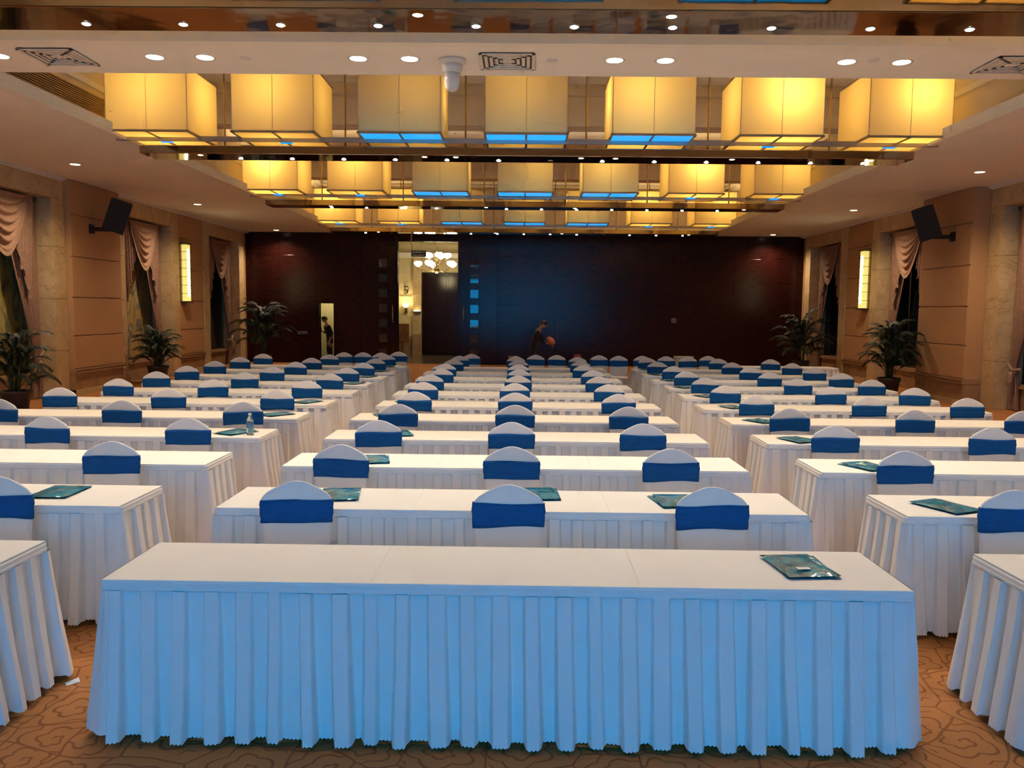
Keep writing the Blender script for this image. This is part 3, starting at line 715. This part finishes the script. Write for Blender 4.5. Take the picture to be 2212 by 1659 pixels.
for s, sd in ((-1, 'left'), (1, 'right')):
    pv = .22 if s < 0 else .46
    y = 18.85 if s < 0 else 18.75
    k = empty('wall_speaker', (s*(W-pv), y, 3.78), 0, 'black loudspeaker tilted down on a bracket, %s wall' % sd, 'loudspeaker')
    ix = -s
    MB().tube([(0, 0, -.10), (ix*.45, .10, -.10)], .045, 8).build('bracket_arm', BLACK, k)
    MB().box((0, -.1, -.2), (ix*.03, .1, 0)).build('bracket_plate', BLACK, k)
    sp = empty('speaker_cabinet', (0, 0, 0)); sp.parent = k
    bpy.data.objects.remove(sp)
    m_ = MB(); hw, hd, hh = .235, .20, .36
    # trapezoid cabinet: front wider than rear, facing the stage end
    ring = [(-hw, -hd), (hw, -hd), (hw*.62, hd), (-hw*.62, hd)]
    m_.loft([[(a, b, -hh) for a, b in ring], [(a, b, hh) for a, b in ring]])
    cab = bevel(m_.build('cabinet', BLACK, k), .015)
    gr = MB().box((-hw+.02, -hd-.012, -hh+.025), (hw-.02, -hd+.002, hh-.025)).build('front_grille', mat('speaker_mesh', (.02, .019, .02), .7, bump=.5, bscale=300), cab)
    cab.location = (ix*.58, .12, .20); cab.rotation_euler = (.12, s*-.34, s*-.30)

def curtain(s, sd, c, idx):
    K = empty('curtain', (s*(W+.22), c, 0), 0, 'brown swagged curtain in the %s marble portal on the %s wall' % (('nearest', 'middle', 'farthest')[idx], sd), 'curtain')
    ix = -s; H = LZ-.02
    def sheet(name, fn, nu, nv, mt): return MB().grid(lambda a, b: fn(a, b), nu, nv).build(name, mt, K, True)
    for sg in (-1, 1):
        def drape(a, b, sg=sg):
            z = H*(1-b)+.02
            inner = .10+.98*min(1, b/.78)**1.15 if b < .78 else 1.08-.12*(b-.78)/.22
            inner = min(inner, 1.10)
            u = sg*(inner+(HI-.02-inner)*a)
            ripple = .035*math.sin(a*30+b*2)*(1-.5*abs(b-.78))
            return (ix*(.0+ripple), u, z)
        sheet('drape', drape, 60, 30, CURT)
        def jab(a, b, sg=sg):
            u = sg*(.42+.62*a*(1-.25*b)); ln = 2.1-1.25*(1-a)
            z = H-ln*b*(1-.04*math.sin(a*40))
            return (ix*(.10+.03*math.sin(a*26)), u, z)
        sheet('jabot', jab, 44, 16, CURT)
        # ruffled trim along the jabot's slanted hem
        m_ = MB()
        pts = [jab(i/30, 1) for i in range(31)]
        for p, p2 in zip(pts[:-1], pts[1:]):
            m_.add([p, p2, (p2[0]+ix*.03, p2[1], p2[2]-.07), (p[0]-ix*.0, p[1], p[2]-.06)], [(0, 1, 2, 3)])
        m_.build('fringe', CURTT, K)
        MB().tube([(ix*-.03, sg*1.02, .86), (ix*.10, sg*1.10, .84), (ix*.08, sg*1.30, .98)], .03, 8).lathe([(.02, 0), (.05, -.05), (.055, -.22), (.03, -.30)], 10, (ix*.13, sg*1.10, .82)).build('tie_back', CURTT, K)
    def swag(a, b):
        u = (a-.5)*1.7*(1-.10*b)
        sag = math.sin(PI*a)
        z = H-.02-b*(.12+1.05*sag)
        return (ix*(.17+.06*sag*math.sin(b*PI*1.0)+.035*math.sin(b*40)*sag), u, z)
    sheet('swag', swag, 36, 60, CURT)
    m_ = MB(); pts = [swag(i/30, 1) for i in range(31)]
    for p, p2 in zip(pts[:-1], pts[1:]): m_.add([p, p2, (p2[0], p2[1], p2[2]-.09), (p[0], p[1], p[2]-.09)], [(0, 1, 2, 3)])
    m_.build('fringe', CURTT, K)
    MB().box((ix*-.08, -HI+.01, H-.08), (ix*.02, HI-.01, H+.01)).build('pelmet', BRASS, K)
for s, sd in ((-1, 'left'), (1, 'right')):
    for i, c in enumerate(PORT): curtain(s, sd, c, i)
murals = [mat_mural('garden_mural_a', 1.3, [(.05, .06, .02), (.30, .24, .06), (.42, .34, .12), (.10, .12, .05), (.45, .40, .25)]),
          mat_mural('garden_mural_b', 7.7, [(.03, .05, .03), (.32, .26, .10), (.45, .28, .10), (.10, .12, .12), (.50, .38, .22)]),
          mat_mural('garden_mural_c', 4.1, [(.01, .015, .015), (.02, .02, .02), (.04, .03, .02), (.015, .015, .015), (.05, .04, .03)])]
for i, c in enumerate(PORT):
    p = empty('mural_painting', (-(W+.55), c, .55), 0, ('yellow green garden mural behind the nearest left curtain', 'colourful flower mural behind the middle left curtain', 'dark mural behind the farthest left curtain')[i], 'painting')
    MB().box((0, -HI, 0), (.02, HI, 3.6)).build('canvas', murals[i], p)
    m_ = MB()
    for a, b, z0, z1 in ((-HI, HI, 0, .05), (-HI, HI, 3.55, 3.6), (-HI, -HI+.05, 0, 3.6), (HI-.05, HI, 0, 3.6)): m_.box((0, a, z0), (.05, b, z1))
    m_.build('frame', BRASS, p)
    wn = empty('window_%d' % (i+1), (W+.55, c, .55)); wn['kind'] = 'structure'; wn['label'] = 'dark night window behind the %s right curtain' % ('nearest', 'middle', 'farthest')[i]
    for a, b in ((-HI+.05, -.02), (.02, HI-.05)): MB().box((-.02, a, .05), (0, b, 3.6)).build('pane', GLASSD, wn)
    m_ = MB()
    for a, b, z0, z1 in ((-HI, HI, 0, .05), (-HI, -HI+.05, 0, 3.6), (HI-.05, HI, 0, 3.6), (-.02, .02, 0, 3.6)): m_.box((-.05, a, z0), (0, b, z1))
    m_.build('window_frame', mat('dark_window_frame', (.02, .016, .014), .4), wn)

# ------------------------------------------------------------------ potted palms
def frond_mesh(seed):
    r_ = random.Random(seed); m_ = MB(); L_ = r_.uniform(.95, 1.25); n = 14
    lean = r_.uniform(.5, .8)
    def rp(t_): return Vector((L_*lean*t_**1.3, 0, L_*(.95*t_-.60*t_**2.8)))
    pts = [rp(i/n) for i in range(n+1)]
    m_.tube(pts, [.010*(1-.7*i/n) for i in range(n+1)], 4)
    N_ = 34
    for i in range(6, N_+1):
        t_ = i/N_; p = rp(t_); tan = (rp(min(1, t_+.02))-rp(t_-.02)).normalized()
        for sg in (-1, 1):
            ll = .40*math.sin(PI*min(1, t_*.8+.16))**.6*r_.uniform(.85, 1.15); wd = .016
            out = Vector((tan.x*.8, sg*.62, tan.z*.6+.18)).normalized()
            mid = p+out*ll*.5; tip = p+out*ll*.92+Vector((0, 0, -.45*ll))
            side = out.cross(Vector((0, 0, 1))).normalized()*wd
            m_.add([p, mid+side, tip, mid-side], [(0, 1, 2, 3)])
    return m_.mesh('frond', LEAF)
FRONDS = [frond_mesh(i) for i in range(4)]
def palm(x, y, h, nf, sc_, label, seed):
    r_ = random.Random(seed)
    P_ = empty('potted_palm', (x, y, 0), r_.uniform(0, 6), label, 'plant', 'potted palms along the walls')
    pt = MB().lathe([(.15, 0), (.19, .02), (.25, .36), (.27, .40), (.27, .44), (.235, .44), (.225, .38)], 20).build('pot', POT, P_, True)
    MB().lathe([(.225, .37), (.001, .39)], 16).build('soil', SOIL, pt)
    m_ = MB()
    for k in range(6):
        a = k*1.05; m_.tube([(.06*math.cos(a), .06*math.sin(a), .36), (.08*math.cos(a), .08*math.sin(a), h*.6), (.12*math.cos(a), .12*math.sin(a), h)], [.022, .018, .012], 6)
    m_.build('cane', STEM, P_, True)
    for k in range(nf):
        f = link('frond', FRONDS[k % 4], P_)
        a = k*2.399; lv = k/nf
        f.location = (.10*math.cos(a), .10*math.sin(a), h*(.40+.64*lv)); f.rotation_euler = (r_.uniform(-.1, .1), r_.uniform(-.25, .25)-.55*lv+.1, a); f.scale = (sc_,)*3
palm(-9.05, 14.7, 1.0, 30, .66, 'leafy palm in front of the nearest left curtain', 1)
palm(-9.40, 21.35, .95, 40, .62, 'dark palm in front of the middle left curtain, beside the lit sconce', 2)
palm(-8.55, 27.4, 1.45, 32, .95, 'tall shadowy palm in the far left corner', 3)
palm(8.85, 20.15, 1.2, 40, .76, 'arching palm in front of the middle right curtain', 4)
palm(9.05, 27.1, 1.25, 32, .9, 'shadowy palm in the far right corner', 5)

# ------------------------------------------------------------------ far end: corridor fittings, small things
ch = empty('chandelier', (-3.45, 33.4, 3.1), 0, 'glowing glass chandelier in the corridor beyond the doorway', 'chandelier')
MB().tube([(0, 0, .9), (0, 0, 1.62)], .02, 6).lathe([(.03, .95), (.09, .85), (.04, .6), (.12, .45), (.05, .3)], 12).build('stem', BRASS, ch, True)
GL = mat_emit('chandelier_glass', (1.0, .88, .58), 7)
for k in range(10):
    a = k*2*PI/10; R_ = .74 if k % 2 else .42; zz = .62 if k % 2 else .95
    MB().tube([(0, 0, .5), (R_*.5*math.cos(a), R_*.5*math.sin(a), zz-.28), (R_*math.cos(a), R_*math.sin(a), zz-.06)], .014, 6).build('arm', BRASS, ch, True)
    MB().lathe([(.03, -.07), (.14, .0), (.17, .08), (.12, .15)], 10, (R_*math.cos(a), R_*math.sin(a), zz)).build('glass_shade', GL, ch, True)
point('chandelier_glow', (0, 0, .2), 75, (1, .82, .45), .3, ch)
ws = empty('corridor_sconce', (-5.02, 35.88, 2.05), 0, 'small lit cup sconce on the cream corridor wall', 'wall lamp')
MB().box((-.05, 0, -.25), (.05, .1, .02)).build('back_plate', BRASS, ws)
MB().lathe([(.05, -.02), (.12, .04), (.14, .17)], 12, (0, -.1, 0), cap=False).build('cup_shade', mat_emit('cup_glow', (1, .75, .3), 4), ws, True)
point('sconce_glow', (0, -.25, .35), 14, (1, .78, .35), .08, ws)
ws2 = empty('corridor_uplight', (-4.52, 35.68, 1.85), 0, 'thin lit shelf uplight on the corridor pillar', 'wall lamp')
MB().box((-.17, -.12, 0), (.17, .06, .03)).build('shelf', BRASS, ws2); MB().box((-.13, -.10, .03), (.13, 0, .06)).build('lamp', mat_emit('up_glow', (1, .85, .45), 7), ws2)
fc = bpy.data.curves.new('room_number', 'FONT'); fc.body = '5'; fc.size = .5; fc.extrude = .01; fc.align_x = 'CENTER'
fo = bpy.data.objects.new('number_sign', fc); COL.objects.link(fo); fo.location = (-5.02, 35.9, 2.62); fo.rotation_euler = (PI/2, 0, 0); fc.materials.append(BLACK)
dg = bpy.context.evaluated_depsgraph_get(); me = bpy.data.meshes.new_from_object(fo.evaluated_get(dg)); bpy.data.objects.remove(fo)
o = link('digit', me); ns = empty('number_sign', (0, 0, 0), 0, 'black number 5 on the cream corridor wall', 'sign'); o.parent = ns; o.matrix_local = Matrix.Translation((-5.02, 35.9, 2.62)) @ Matrix.Rotation(PI/2, 4, 'X')
MB().box((-5.27, 35.88, 2.52), (-4.77, 35.9, 2.55)).build('underline', BLACK, ns)
pc = empty('poster_board', (-5.1, 35.4, 0), 0, 'brown poster board standing by the corridor wall', 'board')
bevel(MB().box((-.28, 0, .55), (.28, .03, 1.35)).build('panel', mat('poster_brown', (.16, .06, .02), .5, var=.4, scale=5), pc), .03); MB().box((-.015, .01, 0), (.015, .04, .55)).box((-.2, -.1, 0), (.2, .12, .02)).build('stand', BLACK, pc)
ex = empty('exit_sign', (-3.68, 29.5, 3.80), 0, 'dark hanging exit sign with white markings in front of the doorway', 'sign')
bevel(MB().box((-.26, -.02, 0), (.26, .02, .22)).build('sign_body', mat('exit_dark', (.02, .035, .025), .4), ex), .005)
EXW = mat('exit_white', (.6, .62, .58), .5)
for k, (a, b, z0, z1) in enumerate(((-.22, -.12, .13, .19), (-.10, -.02, .13, .19), (0, .08, .13, .19), (.10, .22, .145, .175), (-.22, -.05, .05, .075), (-.02, .20, .05, .075), (-.22, .1, .02, .035))):
    MB().box((a, -.024, z0), (b, -.02, z1)).build('white_mark', EXW, ex)
m_ = MB().tube([(-.24, 0, .22), (-.27, 0, .5), (-.25, .0, ZC-3.80)], .018, 6); m_.build('hanging_cable', mat('cream_cable', (.7, .6, .42), .6), ex)
for nm, x, z, w_, h_, lab in (('socket_plate', -7.93, 1.08, .36, .11, 'row of steel socket plates on the dark wall left of the narrow door'), ('light_switch', 5.40, 1.66, .17, .16, 'single grey switch plate on the dark back wall')):
    p = empty(nm, (x, YF-.026, z), 0, lab, 'switch')
    bevel(MB().box((-w_/2, -.012, -h_/2), (w_/2, 0, h_/2)).build('plate', mat('switch_grey', (.16, .15, .15), .4), p), .003)
    for k in range(3 if w_ > .2 else 1):
        cx = (k-1)*.115 if w_ > .2 else 0; MB().box((cx-.035, -.017, -.035), (cx+.035, -.011, .035)).build('rocker', mat('switch_dark', (.05, .05, .05), .5), p)
bx = empty('cardboard_carton', (4.25, 22.0, .0), -.1, 'pale printed carton standing behind the spare chairs', 'box')
CB = mat('pale_carton', (.42, .42, .30), .8, var=.1, scale=6)
bevel(MB().box((-.25, -.14, 0), (.25, .14, .80)).build('carton_body', CB, bx), .006)
MB().box((-.25, -.142, .40), (-.22, -.14, .80)).box((.0, -.142, .70), (.16, -.14, .715)).box((.05, -.142, .65), (.18, -.14, .66)).box((.08, -.142, .48), (.14, -.14, .54)).build('printed_mark', mat('carton_print', (.16, .18, .12), .8), bx)
MB().box((-.25, -.01, .80), (.25, .01, .803)).build('tape', mat('carton_tape', (.35, .28, .15), .3), bx)
b2 = empty('brown_carton', (-.25, 22.3, 0), .1, 'small brown carton behind the centre spare chairs', 'box')
bevel(MB().box((-.12, -.1, 0), (.12, .1, .74)).build('carton_body', mat('brown_card', (.20, .13, .07), .8), b2), .005); MB().box((-.12, -.015, .74), (.12, .015, .743)).build('tape', MATS['carton_tape'], b2)
rc = empty('red_bucket', (1.55, 23.5, 0), 0, 'small red rimmed container behind the centre spare chairs', 'container')
MB().lathe([(.06, 0), (.09, .5), (.10, .62)], 14).build('container_body', BLACK, rc, True); MB().lathe([(.10, .62), (.105, .64), (.10, .72), (.05, .74)], 14).build('red_lid', mat('red_plastic', (.45, .03, .04), .4), rc, True)

# ------------------------------------------------------------------ people
SKIN = mat('skin', (.50, .26, .17), .6); HAIR = mat('black_hair', (.008, .007, .007), .5)
def person(name, loc, rz, J, E_, R_, skin_keys, label, shirt, trousers, zw, head_tilt=(0, 0), extra=None):
    P_ = empty(name, loc, rz, label, 'person')
    J = dict(J); hd = Vector(J.pop('head'))
    keys = list(J); me_ = bpy.data.meshes.new('body'); me_.from_pydata([J[k] for k in keys], [(keys.index(a), keys.index(b)) for a, b in E_], [])
    o_ = bpy.data.objects.new('body_tmp', me_); COL.objects.link(o_)
    sk = o_.modifiers.new('skin', 'SKIN'); sk.use_smooth_shade = True
    for i, k in enumerate(keys):
        r_ = R_[k]; me_.skin_vertices[0].data[i].radius = r_ if isinstance(r_, tuple) else (r_, r_)
        me_.skin_vertices[0].data[i].use_root = (k == 'pel')
    o_.modifiers.new('sub', 'SUBSURF').levels = 2
    bpy.context.view_layer.update(); dg_ = bpy.context.evaluated_depsgraph_get()
    m2 = bpy.data.meshes.new_from_object(o_.evaluated_get(dg_)); bpy.data.objects.remove(o_)
    m2.materials.clear()
    for mt in (shirt, trousers, SKIN, BLACK): m2.materials.append(mt)
    for p in m2.polygons:
        c_ = p.center; near = min(keys, key=lambda k: (Vector(J[k])-c_).length)
        p.material_index = 2 if near in skin_keys else (3 if near.startswith('toe') or near.startswith('ank') else (1 if c_.z < zw and not near.startswith(('hand', 'elb', 'wr', 'f')) else 0)); p.use_smooth = True
    b_ = link('body', m2, P_)
    # face and hair
    hb = MB()
    rings = []
    for i in range(9):
        ph = -PI/2+PI*i/8
        rings.append([(.082*math.cos(ph)*math.cos(2*PI*k/14), .098*math.cos(ph)*math.sin(2*PI*k/14), .118*math.sin(ph)) for k in range(14)])
    hb.loft(rings); hb.tube([(0, -.09, .02), (0, -.118, -.02), (0, -.095, -.03)], [.008, .014, .01], 6)
    for sg in (-1, 1): hb.lathe([(.012, -.03), (.02, 0), (.012, .03)], 8, (sg*.086, .01, 0))
    hm = hb.build('head', SKIN, P_, True, tuple(hd)); hm.rotation_euler = (head_tilt[0], 0, head_tilt[1])
    ey = MB()
    for sg in (-1, 1): ey.lathe([(.001, -.008), (.011, 0), (.001, .008)], 8, (sg*.034, -.088, .012))
    ey.box((-.025, -.094, -.062), (.025, -.088, -.056)); ey.build('face_features', HAIR, hm)
    hr = MB(); rings = []
    for i in range(8):
        ph = -.25+(PI/2+.25)*i/7
        rings.append([((.092*math.cos(ph)+.004)*math.cos(2*PI*k/14), (.106*math.cos(ph)+.004)*math.sin(2*PI*k/14)+.012, .128*math.sin(ph)+(.055 if math.sin(2*PI*k/14) < -.3 and i < 4 else 0)) for k in range(14)])
    hr.loft(rings); hr.build('hair', HAIR, hm, True)
    return P_
def skeleton(hip_z, lean, arms):
    l = lean
    J = {'pel': (0, 0, hip_z), 'sp': (0, -.04*l, hip_z+.17), 'ch': (0, -.16*l, hip_z+.37), 'nk': (0, -.27*l, hip_z+.53), 'head0': (0, -.32*l-.01, hip_z+.62),
         'hipL': (-.09, 0, hip_z-.06), 'hipR': (.09, 0, hip_z-.06), 'knL': (-.10, -.03, hip_z*.52), 'knR': (.10, -.02, hip_z*.52), 'ankL': (-.10, .02, .08), 'ankR': (.11, .03, .08), 'toeL': (-.11, -.12, .035), 'toeR': (.12, -.12, .035),
         'shL': (-.17, -.22*l, hip_z+.46), 'shR': (.17, -.22*l, hip_z+.46)}
    E_ = [('pel', 'sp'), ('sp', 'ch'), ('ch', 'nk'), ('nk', 'head0'), ('pel', 'hipL'), ('pel', 'hipR'), ('hipL', 'knL'), ('hipR', 'knR'), ('knL', 'ankL'), ('knR', 'ankR'), ('ankL', 'toeL'), ('ankR', 'toeR'), ('ch', 'shL'), ('ch', 'shR')]
    R_ = {'pel': (.15, .11), 'sp': (.135, .10), 'ch': (.15, .11), 'nk': .055, 'head0': .05, 'hipL': .09, 'hipR': .09, 'knL': .062, 'knR': .062, 'ankL': .045, 'ankR': .045, 'toeL': .035, 'toeR': .035, 'shL': .062, 'shR': .062}
    for sd, (el, wr, hand) in arms.items():
        J['elb'+sd], J['wr'+sd], J['hand'+sd] = el, wr, hand
        E_ += [('sh'+sd, 'elb'+sd), ('elb'+sd, 'wr'+sd), ('wr'+sd, 'hand'+sd)]
        R_['elb'+sd] = .045; R_['wr'+sd] = .028; R_['hand'+sd] = (.036, .018)
        d = (Vector(hand)-Vector(wr)).normalized(); sdv = d.cross(Vector((1, 0, .01))).normalized()
        prev = 'hand'+sd
        for i in range(5):
            off = (i-2)*.017; ln = (.045, .07, .078, .07, .05)[i]
            a = Vector(hand)+d*.03+sdv*off; b = a+d*ln*.6+sdv*(off*.3 if i else -.03); c_ = b+d*ln*.4+Vector((0, 0, -.02))
            for q_, p_ in (('a', a), ('b', b), ('c', c_)):
                J['f%d%s%s' % (i, q_, sd)] = tuple(p_); R_['f%d%s%s' % (i, q_, sd)] = .0085
            E_ += [(prev, 'f%da%s' % (i, sd)), ('f%da%s' % (i, sd), 'f%db%s' % (i, sd)), ('f%db%s' % (i, sd), 'f%dc%s' % (i, sd))]
    return J, E_, R_
DK = mat('dark_jacket', (.010, .010, .011), .8); DT = mat('dark_trousers', (.008, .009, .013), .8)
hz = .86
J, E_, R_ = skeleton(hz, .5, {'L': ((-.25, -.05, hz+.20), (-.10, -.28, hz+.27), (-.04, -.33, hz+.36)), 'R': ((.25, -.02, hz+.19), (.24, -.12, hz-.04), (.23, -.15, hz-.12))})
J['head'] = (0, -.21, hz+.70)
sk_ = [k for k in J if k.startswith(('hand', 'f', 'head', 'nk', 'wr'))]
person('person', (-7.05, 30.45, 0), -.9, J, E_, R_, sk_, 'person in dark clothes with bowed head, standing in the narrow lit doorway', DK, DT, hz-.02, (.35, 0))
J, E_, R_ = skeleton(hz, .75, {'L': ((-.24, -.30, hz+.16), (-.10, -.50, hz+.10), (-.03, -.57, hz+.10)), 'R': ((.24, -.30, hz+.14), (.10, -.52, hz+.08), (.03, -.58, hz+.06))})
J['head'] = (0, -.32, hz+.68)
sk_ = [k for k in J if k.startswith(('hand', 'f', 'head', 'nk', 'wr'))]
person('person', (.32, 25.6, 0), PI/2-.15, J, E_, R_, sk_, 'person in black leaning forward beside the back wall, holding a salmon bundle', DK, DT, hz-.02, (.5, 0))
m_ = MB(); rr = []
for i in range(9):
    ph = -PI/2+PI*i/8; rr.append([(.13*math.cos(ph)*math.cos(2*PI*k/14)*(1+.15*math.sin(3*k)), .10*math.cos(ph)*math.sin(2*PI*k/14), .125*math.sin(ph)-.05*math.cos(2*PI*k/14)*math.cos(ph)) for k in range(14)])
m_.loft(rr); tag(m_.build('folded_cloth', mat('salmon_cloth', (.62, .24, .15), .8, var=.12, scale=12), None, True, (.86, 25.45, 1.04)), 'salmon coloured cloth bundle in the arms of the leaning person', 'cloth')

# ------------------------------------------------------------------ stage screen behind the viewer (its blue light and reflections are in the picture)
st = empty('stage_screen', (.1, YB+.3, 0), 0, 'large blue LED screen on the stage behind the viewer', 'screen')
ms = bpy.data.materials.new('screen_blue'); ms.use_nodes = True; nt = ms.node_tree; nt.nodes.clear()
tc = nt.nodes.new('ShaderNodeTexCoord'); nz = nt.nodes.new('ShaderNodeTexNoise'); nz.inputs['Scale'].default_value = .6; nt.links.new(tc.outputs['Object'], nz.inputs['Vector'])
rp_ = nt.nodes.new('ShaderNodeValToRGB'); rp_.color_ramp.elements[0].color = (.0, .34, .9, 1); rp_.color_ramp.elements[1].color = (.0, .46, 1, 1); nt.links.new(nz.outputs['Fac'], rp_.inputs[0])
em = nt.nodes.new('ShaderNodeEmission'); em.inputs[1].default_value = P_SCREEN; nt.links.new(rp_.outputs[0], em.inputs[0])
oo = nt.nodes.new('ShaderNodeOutputMaterial'); nt.links.new(em.outputs[0], oo.inputs[0])
MB().box((-4.4, 0, .35), (4.4, .05, 4.35)).build('screen_panel', ms, st)
m_ = MB(); m_.box((-4.5, -.05, .25), (4.5, .06, .35)).box((-4.5, -.05, 4.35), (4.5, .06, 4.45)).box((-4.5, -.05, .25), (-4.4, .06, 4.45)).box((4.4, -.05, .25), (4.5, .06, 4.45)).box((-4.5, -.05, 0), (4.5, 0, .25)); m_.build('screen_frame', BLACK, st)
